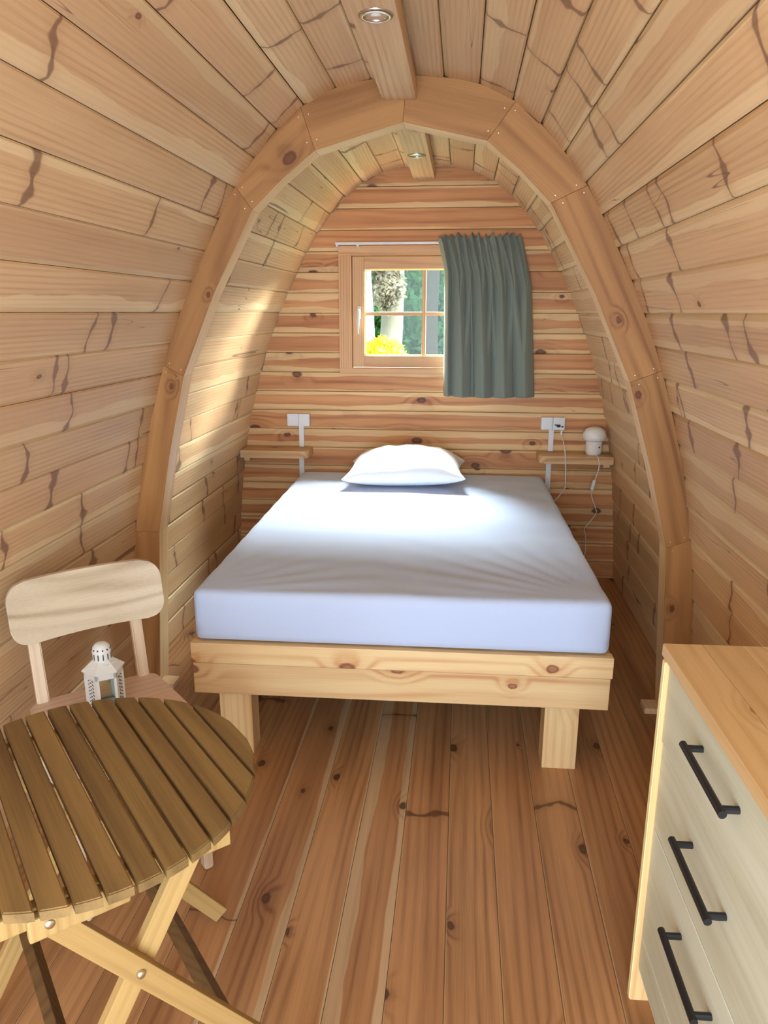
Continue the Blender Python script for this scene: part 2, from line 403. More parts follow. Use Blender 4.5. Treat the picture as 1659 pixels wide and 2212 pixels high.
# back wall: sheathing frame around the window + horizontal boards
WX0, WX1, WZ0, WZ1 = -.492, .470, 1.200, 1.902
bm = bmesh.new()
yb = YW+.032
zs = [-.03]+[i*.12 for i in range(1, 20)]+[2.33]
for z0, z1 in zip(zs, zs[1:]):
    h = hw_at(max(0, min(z0, z1, 2.29)))+.06 if z1 < 2.3 else .3
    cuts = [(-h, h)]
    if z1 > WZ0 and z0 < WZ1:
        cuts = [(-h, WX0+.05), (WX1-.05, h)]
    for a, b in cuts: add_box(bm, ((a+b)/2, yb+.012, (z0+z1)/2), (b-a, .024, z1-z0))
add_box(bm, (0, yb+.012, (WZ0+.03+1.08)/2), (.9, .024, WZ0+.03-1.08+.001)); add_box(bm, (0, yb+.012, (WZ1-.03+2.04)/2), (.9, .024, 2.04-WZ1+.03))
wall_back = pod(mk('wall_back', bm, M_shell)); tagit(wall_back, 'back wall of knotty pine boards with a small window', kind='structure')
BP = .111
def back_board(x0, x1, z):
    L = x1-x0
    bm = plank_bm(BP, L, t=.028, ch=.003, big=.006, gap=.0013)
    o = mk('board', bm, M_back, wall_back)
    # local Y -> +X, local X -> -Z (down), local Z -> -Y (towards the room)
    m = Matrix((V((0, 0, -1)), V((1, 0, 0)), V((0, -1, 0)))).transposed().to_4x4()
    m = Matrix.Translation((x0, YW, z)) @ m @ Matrix.Rotation(math.radians(-rnd.uniform(.2, 1.2)), 4, 'Y')
    o.matrix_local = m
    o['half_width'] = BP/2; o['sap_high'] = rnd.choice([.02, .035, .012, .03]); o['sap_low'] = rnd.choice([.0, .02, .035, .012])
k = -15
while True:
    z0 = 1.652+BP*k; z1 = z0+BP; zc = (z0+z1)/2
    if z0 > 2.25: break
    h = hw_at(max(0, z0))+.012
    if z1 > WZ0+.03 and z0 < WZ1-.03:
        back_board(-h, WX0+.012, zc); back_board(WX1-.012, h, zc)
    else: back_board(-h, h, zc)
    k += 1

# front wall behind the camera, with the open doorway
bm = bmesh.new()
for s in (-1, 1): add_box(bm, (s*.95, Y0-.05, 1.1), (.5, .05, 2.3))
add_box(bm, (0, Y0-.05, 2.2), (1.6, .05, .16))
tagit(pod(mk('wall_front', bm, M_shell)), 'front wall around the open doorway', kind='structure')

# ------------------------------------------------------------------ arch
arch = pod(empty('trim_1')); tagit(arch, 'segmented pine arch rib standing before the bed alcove', 'arch', kind='structure')
YA = 2.775; AD = .095
def prof_between(s0, s1, side):
    out = []; n = max(1, round((s1-s0)/.06))
    for i in range(n+1):
        x, z = at_arc(s0+(s1-s0)*i/n); out.append((x*side, z))
    return out
innerR = [(1.038, 0), (.993, .687), (.809, 1.303), (.497, 1.906), (.273, 2.105), (-.012, 2.168)]
innerL = [(-1.036, 0), (-.985, .69), (-.840, 1.31), (-.547, 1.895), (-.316, 2.085), (-.012, 2.168)]
outzR = [0, .72, 1.345, 1.96, 2.222]; outzL = [0, .69, 1.35, 1.975, 2.222]
for side, inn, oz in ((1, innerR, outzR), (-1, innerL, outzL)):
    ss = [arc_at_z(z) for z in oz]+[TOTAL]
    for i in range(5):
        outer = prof_between(ss[i]+(.0003 if i else 0), ss[i+1]-.0003, side)
        a, b = V(inn[i]), V(inn[i+1])
        mid = []
        if i in (2, 3) or i == 1:   # the underside bows a little
            m_ = (a+b)/2; t = (b-a).normalized(); n_ = V((t.y, -t.x))*side
            mid = [m_+n_*(.014 if i == 2 else .007)]
        poly = [V(p) for p in outer]+[b-(b-a).normalized()*.0003]+mid+[a+(b-a).normalized()*.0003]
        ctr = (a+b)/2; ang = math.atan2((b-a).y, (b-a).x)
        R_ = Matrix.Rotation(-ang, 2)
        loc2 = [R_ @ (p-ctr) for p in poly]
        bm = bmesh.new(); add_prism(bm, [(p.x, 0, p.y) for p in loc2], (0, AD, 0))
        es = [e for e in bm.edges if abs(e.verts[0].co.y-e.verts[1].co.y) < 1e-6]
        bmesh.ops.bevel(bm, geom=es, offset=.0010, segments=1, affect='EDGES')
        bm.normal_update()
        for f in bm.faces: f.normal_update()
        bmesh.ops.recalc_face_normals(bm, faces=bm.faces)
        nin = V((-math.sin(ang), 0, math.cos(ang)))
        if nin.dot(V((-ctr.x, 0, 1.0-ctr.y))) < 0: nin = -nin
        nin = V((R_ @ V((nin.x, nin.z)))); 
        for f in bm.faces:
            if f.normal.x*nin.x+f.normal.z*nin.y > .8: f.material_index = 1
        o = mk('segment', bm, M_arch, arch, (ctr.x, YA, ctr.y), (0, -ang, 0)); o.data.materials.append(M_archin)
        kk = {(-1, 3): (.065, .040, .021), (-1, 2): (-.01, .03, .008), (-1, 1): (.27, .04, .010), (1, 1): (.27, -.02, .011), (1, 2): (-.12, -.05, .010), (1, 0): (.10, -.03, .011)}.get((side, i))
        if kk: o['knot_along'], o['knot_across'], o['knot_radius'] = float(kk[0]), float(kk[1]*(1 if side < 0 else 1)), kk[2]
        # screw heads at the lower joint
        if i:
            sb = bmesh.new()
            jo = V(outer[0]); ji = a
            for q in (.22, .8):
                for off in (-.018, .018):
                    p = ji.lerp(jo, q)+(b-a).normalized()*off
                    add_lathe(sb, [(0, 0), (.0022, 0), (.0022, .0004), (0, .0006)], (0, 0, 0), 6)
                    for v in sb.verts[-14:]: pass
                    sb.verts.ensure_lookup_table()
                    newv = sb.verts[-14:] if len(sb.verts) >= 14 else sb.verts[:]
                    for v in newv: v.co = V((p.x+v.co.x, YA-v.co.z-.0002, p.y+v.co.y))
            o2 = mk('screw', sb, M_bolt, arch)
for s, x in ((1, 1.02), (-1, -1.02)):
    mk('foot_block', box((x-s*.015, YA+.02, .012), (.07, .075, .024), .002), M_beam, arch)

# ridge beams
def beam(name, y0, y1, lab, xc):
    o = pod(mk(name, box((0, 0, 0), (.114, y1-y0, .062), .003), M_beam)); 
    # keep the transform of the cabin frame but place the mesh
    for v in o.data.vertices: v.co += V((xc, (y0+y1)/2, 2.266))
    tagit(o, lab, 'beam', kind='structure'); return o
beam('trim_2', Y0+.02, YA-.001, 'flat pine ridge beam with spotlight, in front of the arch', -.024)
beam('trim_3', YA+AD+.001, YW-.004, 'short pine ridge beam over the bed with a small spotlight', -.018)

def spot(x, y, lab, tilt):
    t = empty('recessed_spotlight', (*topod2(x, y), 2.2345)); tagit(t, lab, 'spotlight', 'ceiling spotlights')
    bm = bmesh.new(); add_lathe(bm, [(.029, .002), (.029, -.0045), (.033, -.006), (.041, -.004), (.0435, 0), (.0435, .002)], seg=36)
    mk('bezel', bm, M_metal, t, smooth=True)
    bm = bmesh.new(); add_lathe(bm, [(.029, .0), (.024, .004), (.0, .006)], seg=24)
    r = mk('reflector', bm, plain('lamp_glass', (.35, .34, .30), .12, .6), t, smooth=True)
    bm = bmesh.new(); add_lathe(bm, [(0, 0), (.012, 0), (.014, .004), (0, .004)], (0, 0, -.002), seg=16)
    mk('bulb', bm, plain('bulb_glass', (.85, .84, .78), .15), t, smooth=True)
    return t
def topod2(x, y):  # cabin frame -> world
    a = rot2(x, y, ROT); return (a[0]+POD[0], a[1]+POD[1])
spot(-.020, 2.028, 'large round nickel spotlight in the near ridge beam', 0)
spot(-.020, 3.69, 'small-looking round spotlight in the beam above the bed', 0)

# ------------------------------------------------------------------ window
win = pod(empty('window_1')); tagit(win, 'small pine casement window with four panes in the back wall', 'window', kind='structure')
yf = YW-.012
def wb_(name, x0, x1, z0, z1, y0, y1, mat, par=win, bev=.002):
    c = ((x0+x1)/2, (y0+y1)/2, (z0+z1)/2)
    return mk(name, box((0, 0, 0), (x1-x0, y1-y0, z1-z0), bev), mat, par, c)
wb_('casing_board', WX0, WX1, WZ1-.052, WZ1, yf-.010, YW+.02, M_frame)
wb_('casing_board', WX0, WX1, WZ0, WZ0+.034, yf-.006, YW+.02, M_frame)
wb_('casing_board', WX0, WX0+.072, WZ0+.034, WZ1-.052, yf-.008, YW+.02, M_framez)
wb_('casing_board', WX1-.072, WX1, WZ0+.034, WZ1-.052, yf-.008, YW+.02, M_framez)
wb_('casing_bead', WX0+.046, WX0+.050, WZ0+.036, WZ1-.054, yf-.0085, yf, M_framez, bev=.0)
SX0, SX1, SZ0, SZ1 = -.416, .394, 1.238, 1.844
# frame lining inside the wall opening
for nm, a in (('jamb', (SX0-.030, SX0-.003, SZ0-.02, SZ1+.02)), ('jamb', (SX1+.003, SX1+.030, SZ0-.02, SZ1+.02))):
    wb_(nm, a[0], a[1], a[2], a[3], YW+.005, YW+.11, M_framez)
wb_('jamb', SX0-.03, SX1+.03, SZ1+.004, SZ1+.03, YW+.005, YW+.11, M_frame); wb_('jamb', SX0-.03, SX1+.03, SZ0-.03, SZ0-.004, YW+.005, YW+.11, M_frame)
sash = wb_('sash', SX0, SX0+.066, SZ0, SZ1, YW-.004, YW+.05, M_framez)
bm = bmesh.new()
sc = V(((SX0+SX0+.066)/2, YW+.023, (SZ0+SZ1)/2))
def sb(x0, x1, z0, z1, nm, mat, y0=YW-.004, y1=YW+.05):
    o = mk(nm, box((0, 0, 0), (x1-x0, y1-y0, z1-z0), .003), mat, sash, V(((x0+x1)/2, (y0+y1)/2, (z0+z1)/2))-sc); return o
GX0, GX1, GZ0, GZ1 = SX0+.066, SX1-.066, 1.303, 1.779
sb(SX1-.066, SX1, SZ0, SZ1, 'stile', M_framez); sb(GX0, GX1, GZ1, SZ1, 'rail', M_frame); sb(GX0, GX1, SZ0, GZ0, 'rail', M_frame)
mx, mz = (GX0+GX1)/2, 1.537
sb(mx-.011, mx+.011, GZ0, GZ1, 'muntin', M_framez, YW+.010, YW+.042); sb(GX0, GX1, mz-.010, mz+.010, 'muntin', M_frame, YW+.012, YW+.040)
# pale bevelled glazing beads
bm = bmesh.new()
for a in ((GX0, GX0+.007, GZ0, GZ1), (GX1-.007, GX1, GZ0, GZ1), (GX0, GX1, GZ0, GZ0+.007), (GX0, GX1, GZ1-.007, GZ1)):
    add_box(bm, V(((a[0]+a[1])/2, YW+.016, (a[2]+a[3])/2))-sc, (a[1]-a[0], .02, a[3]-a[2]))
mk('glazing_bead', bm, M_edge, sash)
g = NB('window_glass'); g.t.nodes.remove(g.b)
tr = g.t.nodes.new('ShaderNodeBsdfTransparent'); gl = g.t.nodes.new('ShaderNodeBsdfGlossy'); gl.inputs['Roughness'].default_value = .02
mxs = g.t.nodes.new('ShaderNodeMixShader')
tr.inputs[0].default_value = (.96, .99, .97, 1)
mxs.inputs[0].default_value = .012; g.t.links.new(tr.outputs[0], mxs.inputs[1]); g.t.links.new(gl.outputs[0], mxs.inputs[2]); g.t.links.new(mxs.outputs[0], g.out.inputs[0])
for x0, x1 in ((GX0, mx-.011), (mx+.011, GX1)):
    for z0, z1 in ((GZ0, mz-.01), (mz+.01, GZ1)):
        mk('pane', box((0, 0, 0), (x1-x0, .004, z1-z0)), g.mat, sash, V(((x0+x1)/2, YW+.027, (z0+z1)/2))-sc)
# handle
bm = bmesh.new(); hx, hz = SX0+.038, 1.555
add_box(bm, V((hx, YW-.008, hz-.012))-sc, (.022, .008, .070), .003)
add_tube(bm, [V(p)-sc for p in ((hx, YW-.012, hz), (hx, YW-.040, hz), (hx, YW-.046, hz-.008), (hx-.002, YW-.046, hz-.07), (hx-.003, YW-.044, hz-.128))], [.008, .008, .0085, .008, .006], 10)
h = mk('handle', bm, M_white, sash, smooth=True); h['label'] = 'white lever handle'

# curtain rail and curtain
rl = empty('curtain_rail', (*topod2(-.505, YW-.035), 1.912), ROT); tagit(rl, 'thin white curtain rail above the window', 'curtain rail')
mk('rail', box((.51, 0, 0), (1.02, .014, .013), .002), M_white, rl)
for x in (.01, 1.01): mk('bracket', box((0, 0, 0), (.012, .03, .024), .002), M_white, rl, (x, .0085, -.006))
bm = bmesh.new(); add_tube(bm, [(.125, -.002, -.006), (.125, -.004, -.018), (.129, -.004, -.026), (.133, -.002, -.020)], .0022, 6); add_box(bm, (.125, -.002, -.010), (.014, .012, .010), .002)
mk('glider', bm, M_white, rl, smooth=False)
# gathered curtain: one cloth sheet
def curtain():
    nu, nv = 220, 60; rows = []
    bm = bmesh.new(); rr = random.Random(5)
    ph = [rr.uniform(-.35, .35) for _ in range(14)]
    tri = lambda t, a, b, c, d: max(0, min(1, (t-a)/(b-a) if b > a else 1, (d-t)/(d-c) if d > c else 1))
    TOPF = ([0, .10, .19, .27, .36, .44, .53, .61, .70, .79, .88, .95, 1.0001], .040, lambda t: tri(t, -1, -.5, .06, .4))
    MIDF = ([0, .09, .25, .34, .50, .58, .73, .86, 1.0001], .048, lambda t: tri(t, .05, .3, .35, .75))
    BOTF = ([0, .085, .31, .335, .54, .78, 1.0001], .060, lambda t: tri(t, .3, .75, 2, 3))
    for j in range(nv+1):
        t = j/nv; row = []
        zt = 1.945; zb = 1.088
        xl = .068+.040*min(1, t/.22)+.012*t - .0; xr = .520+.045*min(1, t/.3)+.062*t
        top = max(0, 1-t/.16); top2 = max(0, 1-t/.5)
        for i in range(nu+1):
            s = i/nu
            pn = 12.5
            hi = math.sin(2*PI*pn*s+1.2*math.sin(9*s+1))*(.007*top+.0006)
            lo = 0; push = 0
            for cs, dp, f0 in (TOPF, MIDF, BOTF):
                wt = f0(t)
                if wt <= 0: continue
                for c0, c1 in zip(cs, cs[1:]):
                    if c0 <= s <= c1:
                        f_ = (s-c0)/(c1-c0); lo += wt*dp*min(1, (c1-c0)/.2+.35)*(abs(math.sin(PI*f_))**.55)
                        push += wt*(c1-c0)*.09*math.sin(2*PI*f_)
            x = xl+(xr-xl)*(s+.004*math.sin(2*PI*pn*s)*top+push)
            z = zt+(zb-zt)*t
            if t < .05:  # ruffled heading above the rail
                z += .012*(1-t/.05)*math.sin(2*PI*pn*s*1.0+.7)+.006*(1-t/.05)*math.sin(2*PI*5*s)
                if s < .13: z -= .022*(1-s/.13)*(1-t/.05)
            z += -.006*math.sin(PI*s)*t
            y = YW-.050-.020*t+hi-lo
            row.append(bm.verts.new((x-.008, y-.008*t, z)))
        rows.append(row)
    for a, b in zip(rows, rows[1:]):
        for i in range(nu): bm.faces.new((a[i], a[i+1], b[i+1], b[i]))
    o = pod(mk('curtain', bm, M_curt, smooth=True))
    md = o.modifiers.new('thick', 'SOLIDIFY'); md.thickness = .0022; md.offset = 0
    return tagit(o, 'grey-green gathered curtain pushed to the right of the window', 'curtain')
cur = curtain()
bm = bmesh.new()  # hem stitching line near the foot of the curtain is part of the cloth relief

# ------------------------------------------------------------------ bed
BX, BY, BR = -0.026, 2.3147, -0.0098
bed = empty('bed_frame', (BX, BY, 0), BR); tagit(bed, 'low pale pine bed frame under the mattress', 'bed')
HW = .718; ZT, ZF, ZB = .4428, .367, .248
o = mk('rail', box((0, 0, 0), (2*HW, .045, ZT-ZF-.001), .003), M_bed, bed, (0, .0135, (ZT+ZF)/2)); o['knot_along'], o['knot_across'], o['knot_radius'] = .52, -.008, .016
o = mk('front_board', box((0, 0, 0), (2*HW-.008, .030, ZF-ZB-.003), .003), M_bed, bed, (-.001, .0105, (ZF+ZB)/2)); o['knot_along'], o['knot_across'], o['knot_radius'] = .392, .018, .012
for s in (-1, 1):
    mk('side_board', box((0, 0, 0), (.03, 1.93, .17), .003), wood('bed_side_pine%d' % s, srgb(234, 207, 156), srgb(206, 154, 104), axis='Y', ringk=26, knots=.3), bed, (s*(HW-.018), 1.005, .355))
mk('back_board', box((0, 0, 0), (2*HW-.07, .03, .19), .003), M_bed, bed, (0, 1.955, .345))
for k in range(14):
    mk('slat', box((0, 0, 0), (2*HW-.07, .075, .018), .002), M_bed, bed, (0, .12+k*.138, .4320-.0009))
for x in (-.578, .566):
    for y in (.070, 1.88):
        mk('leg', box((0, 0, 0), (.1165, .095, ZB+.14), .003), M_bedz, bed, (x, y, (ZB+.14)/2))
# mattress
def mattress():
    L, Wd, H = 1.988, 1.410, .187; r = .026
    nx, ny, nz = 84, 110, 12
    bm = bmesh.new()
    def P(x, y, z):
        p = V((x, y, z)); q = V((max(-Wd/2+r, min(Wd/2-r, x)), max(-L/2+r, min(L/2-r, y)), max(-H/2+r, min(H/2-r, z))))
        d = p-q
        if d.length > 1e-9:
            # push onto the rounded hull
            p = q+d.normalized()*r
        # soft sides
        fy = 1-(2*p.y/L)**2; fx = 1-(2*p.x/Wd)**2
        if p.z > H/2-r*1.01 and d.z > 0:
            e = 0
            cx, cy = Wd/2, -L/2      # creases pulled towards the near right corner
            dx, dy = p.x-cx, p.y-cy; R_ = math.hypot(dx, dy); an = math.atan2(dy, -dx)
            e += .0045*math.sin(an*34+2*math.sin(R_*3))*math.exp(-((R_-.45)/.38)**2)*max(0, 1-abs(an-.8)/.9)
            dx, dy = p.x+Wd/2, p.y+L/2; R_ = math.hypot(dx, dy); an = math.atan2(dy, dx)
            e += .0022*math.sin(an*26+1.3)*math.exp(-((R_-.4)/.3)**2)
            e += .0022*math.sin(p.y*21+4*math.sin(p.x*2.2+1))*max(0, (p.x-.2)/.5)
            e += .0012*math.sin(p.x*7+p.y*31+math.sin(p.x*9)*1.5)
            p.z += e+.004*fx*fy
        if abs(p.y+L/2) < r*.6 and abs(p.z) < H/2-r*.5:
            p.y -= .006*(1-(2*p.z/H)**2)*(1-(2*p.x/Wd)**8)+.0015*math.sin(p.z*150+math.sin(p.x*5))*.5
            if p.z < -.04: p.x *= .993
        return p
    def face(f, na, nb):
        g_ = [[bm.verts.new(P(*f(i/na, j/nb))) for i in range(na+1)] for j in range(nb+1)]
        for j in range(nb):
            for i in range(na): bm.faces.new((g_[j][i], g_[j][i+1], g_[j+1][i+1], g_[j+1][i]))
    a, b, c = Wd/2, L/2, H/2
    face(lambda s, t: (-a+2*a*s, -b+2*b*t, c), nx, ny); face(lambda s, t: (-a+2*a*s, -b+2*b*t, -c), 20, 20)
    face(lambda s, t: (-a+2*a*s, -b, -c+2*c*t), nx, nz); face(lambda s, t: (-a+2*a*s, b, -c+2*c*t), nx, nz)
    face(lambda s, t: (-a, -b+2*b*s, -c+2*c*t), ny, nz); face(lambda s, t: (a, -b+2*b*s, -c+2*c*t), ny, nz)
    bmesh.ops.remove_doubles(bm, verts=bm.verts, dist=.0004)
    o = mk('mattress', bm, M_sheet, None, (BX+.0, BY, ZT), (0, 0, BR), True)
    for v in o.data.vertices: v.co += V((0, L/2+.003, H/2+.0005))
    return tagit(o, 'thick mattress in a plain white fitted sheet on the pine bed', 'mattress')
mattress()
# pillow
def pillow():
    bm = bmesh.new(); n = 44; W_, D_, H_ = .318, .225, .098; top = {}; bot = {}
    for j in range(n+1):
        for i in range(n+1):
            s, t = -1+2*i/n, -1+2*j/n
            s_, t_ = math.sin(s*PI/2), math.sin(t*PI/2)
            ex = 1-.10*(1-t_*t_)*s_*s_*1.0*abs(s_); ey = 1-.12*(1-s_*s_)*t_*t_*abs(t_)
            # corners reach out, sides draw in
            x = W_*s_*(.93+.10*abs(t_)**3); y = D_*t_*(.92+.10*abs(s_)**3)
            prof_ = ((1-abs(s_)**2.6)*(1-abs(t_)**2.4)); prof_ = max(prof_, 0)**.52
            e = .006*math.sin(9*x*6+3*t_)*math.sin(y*33+s_*4)*prof_+.010*math.exp(-((s_-.55)**2+(t_+.75)**2)*14)-.010*math.exp(-((s_+.25)**2+(t_+.8)**2)*30)
            e += .004*math.sin(math.atan2(t_, s_)*16)*prof_*(s_*s_+t_*t_)*.7
            zt = H_*1.25*prof_+e+.02*prof_*t_
            zb = -H_*.70*prof_**.7
            edge = (i in (0, n) or j in (0, n))
            v = bm.verts.new((x, y, zt)); top[i, j] = v
            bot[i, j] = v if edge else bm.verts.new((x, y, zb))
    for j in range(n):
        for i in range(n):
            bm.faces.new((top[i, j], top[i+1, j], top[i+1, j+1], top[i, j+1]))
            f = (bot[i, j], bot[i, j+1], bot[i+1, j+1], bot[i+1, j])
            bm.faces.new(f)
    o = mk('pillow', bm, M_pillow, None, (-.083, 4.045, ZT+.187+.0745), (math.radians(1), math.radians(-1.5), -.02), True)
    return tagit(o, 'single white pillow lying at the head of the mattress', 'pillow')
pillow()

# ------------------------------------------------------------------ shelves, sockets, lamp
def shelf(x0, x1, lab, side):
    bm = bmesh.new(); d = .162; r = .045; z0, z1 = .722, .766; xi = x1 if side < 0 else x0; sg = 1 if side < 0 else -1
    pts = [(xi-sg*.0, YW-.002)]
    for k in range(7):
        a = k/6*PI/2; pts.append((xi-sg*(r-r*math.cos(a)), YW-d+r-r*math.sin(a)))
    xo = x0 if side < 0 else x1
    pts += [(xo, YW-d), (xo, YW-.002)]
    add_prism(bm, [(x, y, z0) for x, y in pts], (0, 0, z1-z0)); bmesh.ops.bevel(bm, geom=[e for e in bm.edges if abs(e.verts[0].co.z-e.verts[1].co.z) < 1e-5], offset=.003, segments=2, affect='EDGES')
    t = pod(empty('wall_shelf')); tagit(t, lab, 'shelf', 'pine bedside shelves')
    mk('board', bm, M_shelf, t); mk('cleat', box((0, 0, 0), (.035, .12, .024), .002), M_shelf, t, (xo-side*.03, YW-.068, z0-.0125))
    return t
shelf(-1.066, -.665, 'thick pine bedside shelf left of the bed, empty', -1)
shelf(.655, 1.066, 'thick pine bedside shelf right of the bed, carrying the lamp', 1)

def outlet(x, lab, plug):
    t = pod(empty('socket_box')); tagit(t, lab, 'power socket', 'bedside power sockets')
    for k in (0, 1):
        mk('socket', box((0, 0, 0), (.066, .038, .072), .004), M_white, t, (x-.0335+.067*k, YW-.021, .931))
        bm = bmesh.new(); 
        add_box(bm, (0, 0, 0), (.048, .004, .052), .0015)
        mk('rocker_switch' if k == 0 else 'socket_face', bm, M_white, t, (x-.0335+.067*k, YW-.041, .931))
    if plug:
        bm = bmesh.new(); add_box(bm, (x+.030, YW-.052, .921), (.020, .020, .014), .002)
        mk('plug', bm, M_black, t)
        bm = bmesh.new(); add_box(bm, (x+.052, YW-.046, .916), (.012, .008, .007), .001)
        mk('contact', bm, M_black, t); mk('contact', box((x+.014, YW-.045, .925), (.012, .006, .006), .001), M_black, t)
    return t
outlet(-.742, 'white double power socket on the back wall, left of the bed', False)
outlet(.737, 'white double power socket with a small black plug, right of the bed', True)
def duct(x, lab):
    t = pod(empty('cable_duct')); tagit(t, lab, 'cable duct', 'white cable ducts')
    mk('upper_run', box((0, 0, 0), (.029, .014, .126), .001), M_white, t, (x, YW-.010, .831))
    mk('lower_run', box((0, 0, 0), (.029, .014, .50), .001), M_white, t, (x-.004, YW-.010, .471))
duct(-.729, 'white cable duct running down from the left socket')
duct(.733, 'white cable duct running down from the right socket')

lamp = empty('table_lamp', (*topod2(.965, YW-.085), .7665)); tagit(lamp, 'white mushroom-shaped table lamp on the right bedside shelf', 'lamp')
bm = bmesh.new(); add_lathe(bm, [(0, 0), (.037, 0), (.041, .004), (.046, .022), (.046, .072), (.044, .078), (0, .078)], seg=32); mk('base', bm, plain('lamp_base', (.78, .75, .72), .45), lamp, smooth=True)
bm = bmesh.new(); add_lathe(bm, [(0, .078), (.046, .079), (.058, .084), (.0635, .094), (.0645, .108), (.062, .124), (.054, .140), (.040, .151), (.020, .157), (0, .158)], seg=40); mk('shade', bm, plain('opal_shade', (.86, .84, .80), .3), lamp, smooth=True)
bm = bmesh.new(); add_lathe(bm, [(0, 0), (.0045, 0), (.005, .002), (0, .003)], seg=12); mk('switch', bm, M_black, lamp, (.022, -.0405, .048), (math.radians(90), 0, math.radians(28)))
bm = bmesh.new()
def cable(name, pts, r, par, mat=M_white):
    b = bmesh.new(); add_tube(b, spline(pts, 6), r, 8); return mk(name, b, mat, par, smooth=True)
cable('cord', [(.006, -.030, .006), (.010, -.055, .004), (.014, -.084, -.008), (.020, -.087, -.05), (.013, -.086, -.09), (.002, -.085, -.135)], .0026, lamp)
mk('inline_switch', box((0, 0, 0), (.018, .014, .058), .004), M_white, lamp, (-.005, -.085, -.158), (0, math.radians(12), 0))
cable('cord', [(-.010, -.085, -.185), (-.006, -.082, -.23), (.022, -.08, -.30), (.024, -.075, -.33), (-.010, -.07, -.385), (-.032, -.065, -.42), (-.020, -.06, -.47), (-.016, -.06, -.56), (-.03, -.06, -.66)], .0026, lamp)
ch = empty('charging_cable', (*topod2(.785, YW-.05), .89), ROT); tagit(ch, 'thin white charging cable hanging from the right socket', 'cable')
mk('usb_plug', box((0, 0, 0), (.010, .010, .026), .002), M_white, ch, (.0, 0, -.008))
cable('lead', [(0, 0, -.018), (.006, -.030, -.04), (.010, -.118, -.09), (.014, -.125, -.15), (.020, -.125, -.19), (.022, -.12, -.25), (.026, -.11, -.30), (-.01, -.11, -.36), (-.045, -.11, -.41), (-.045, -.10, -.52)], .0026, ch)

# ------------------------------------------------------------------ cabinet
kab = empty('drawer_cabinet', (.585, 1.44, 0), 0); tagit(kab, 'whitewashed drawer cabinet with pine top and black bar handles', 'cabinet')
KD = .372; KL = .80   # depth into +x, length towards the camera (-y)
top = empty('worktop', (0, 0, 0)); top.parent = kab
NB_ = 5
for k in range(NB_):
    w_ = (KD+.022)/NB_
    mk('stave', box((0, 0, 0), (w_-.0006, KL+.014, .026), .0016), M_top, top, (-.014+w_*(k+.5), -(KL)/2+.007, .874))
mk('side_panel', box((0, 0, 0), (KD+.002, .018, .860), .001), M_carc, kab, (KD/2-.013, -.009, .430))
mk('side_panel', box((0, 0, 0), (KD-.012, .018, .860), .001), M_carc, kab, (KD/2-.012, -KL+.009, .430))
mk('lit_edge_strip', box((0, 0, 0), (.002, .0150, .855), .0005), M_edge, kab, (-.0148, -.009, .430))  # lit look of the panel's front edge, put into the strip's yellow colour
mk('back_panel', box((0, 0, 0), (.010, KL-.04, .84), 0), M_carc, kab, (KD-.03, -KL/2, .43))
mk('plinth', box((0, 0, 0), (.018, KL-.04, .085), .001), M_carc, kab, (.04, -KL/2, .0425))
zz = [.858, .676, .470, .092]
hz_ = [.800, .600, .395]
for k in range(3):
    z1, z0 = zz[k], zz[k+1]+.003
    d_ = empty('drawer'); d_.parent = kab
    segs = [(z0, z1)] if k < 2 else [(.186, z1), (z0, .1845)]
    mid = (segs[0][0]+segs[0][1])/2
    segs2 = []
    for a, b in segs:
        segs2.append((a, b))
    for a, b in segs2:
        h_ = b-a
        bm = plank_bm(h_, KL-.042, t=.018, ch=.0015)
        o = mk('front_plank', bm, M_draw, d_)
        m = Matrix((V((0, 0, 1)), V((0, 1, 0)), V((-1, 0, 0)))).transposed().to_4x4()
        o.matrix_local = Matrix.Translation((-.003-(.003 if k == 0 else 0), -KL+.021, (a+b)/2)) @ m
    mk('drawer_box', box((0, 0, 0), (KD-.08, KL-.07, max(.05, z1-z0-.05)), 0), M_carc, d_, (KD/2-.01, -KL/2, (z0+z1)/2))
    bm = bmesh.new(); ya, yb2 = -.236, -.404; zc = hz_[k]
    add_tube(bm, [(-.036, ya+.014, zc), (-.036, ya, zc), (-.036, yb2, zc), (-.036, yb2-.014, zc)], .0070, 12)
    for y in (ya, yb2): add_tube(bm, [(-.003, y, zc), (-.036, y, zc)], .0064, 10)
    hnd = mk('handle', bm, M_black, d_, smooth=False); hnd['label'] = 'black metal bar handle'

# ------------------------------------------------------------------ folding table
D2 = V((.638, -.770)); N2 = V((.770, .638)); TC = V((-.547, 1.166)); TZ = .700; TR = .3165
ang = math.atan2(N2.y, N2.x)
tab = empty('folding_table', (TC.x, TC.y, 0), ang); tagit(tab, 'round folding table with brown-stained slatted top', 'table')
# local: X = n (across the slats), Y = -d (along the slats, away from the camera)
P_ = .0453
for k in range(-7, 7):
    xa, xb = k*P_+.0033, (k+1)*P_-.0033
    def ch_(x): return math.sqrt(max(1e-5, TR*TR-x*x))
    xs = [xa+(xb-xa)*q/4 for q in range(5)]
    ctr = (xa+xb)/2
    pts = [(x-ctr, ch_(x), -.018) for x in xs]+[(x-ctr, -ch_(x), -.018) for x in xs[::-1]]
    if ch_(max(abs(xa), abs(xb))) < .02: 
        pts = [(x-ctr, ch_(x), -.018) for x in xs[:]]+[(x-ctr, -ch_(x), -.018) for x in xs[::-1]]
    bm = bmesh.new(); add_prism(bm, pts, (0, 0, .018))
    bmesh.ops.bevel(bm, geom=[e for e in bm.edges if e.verts[0].co.z > -.001 and e.verts[1].co.z > -.001], offset=.0022, segments=2, affect='EDGES')
    mk('slat', bm, M_slat, tab, (ctr, 0, TZ))
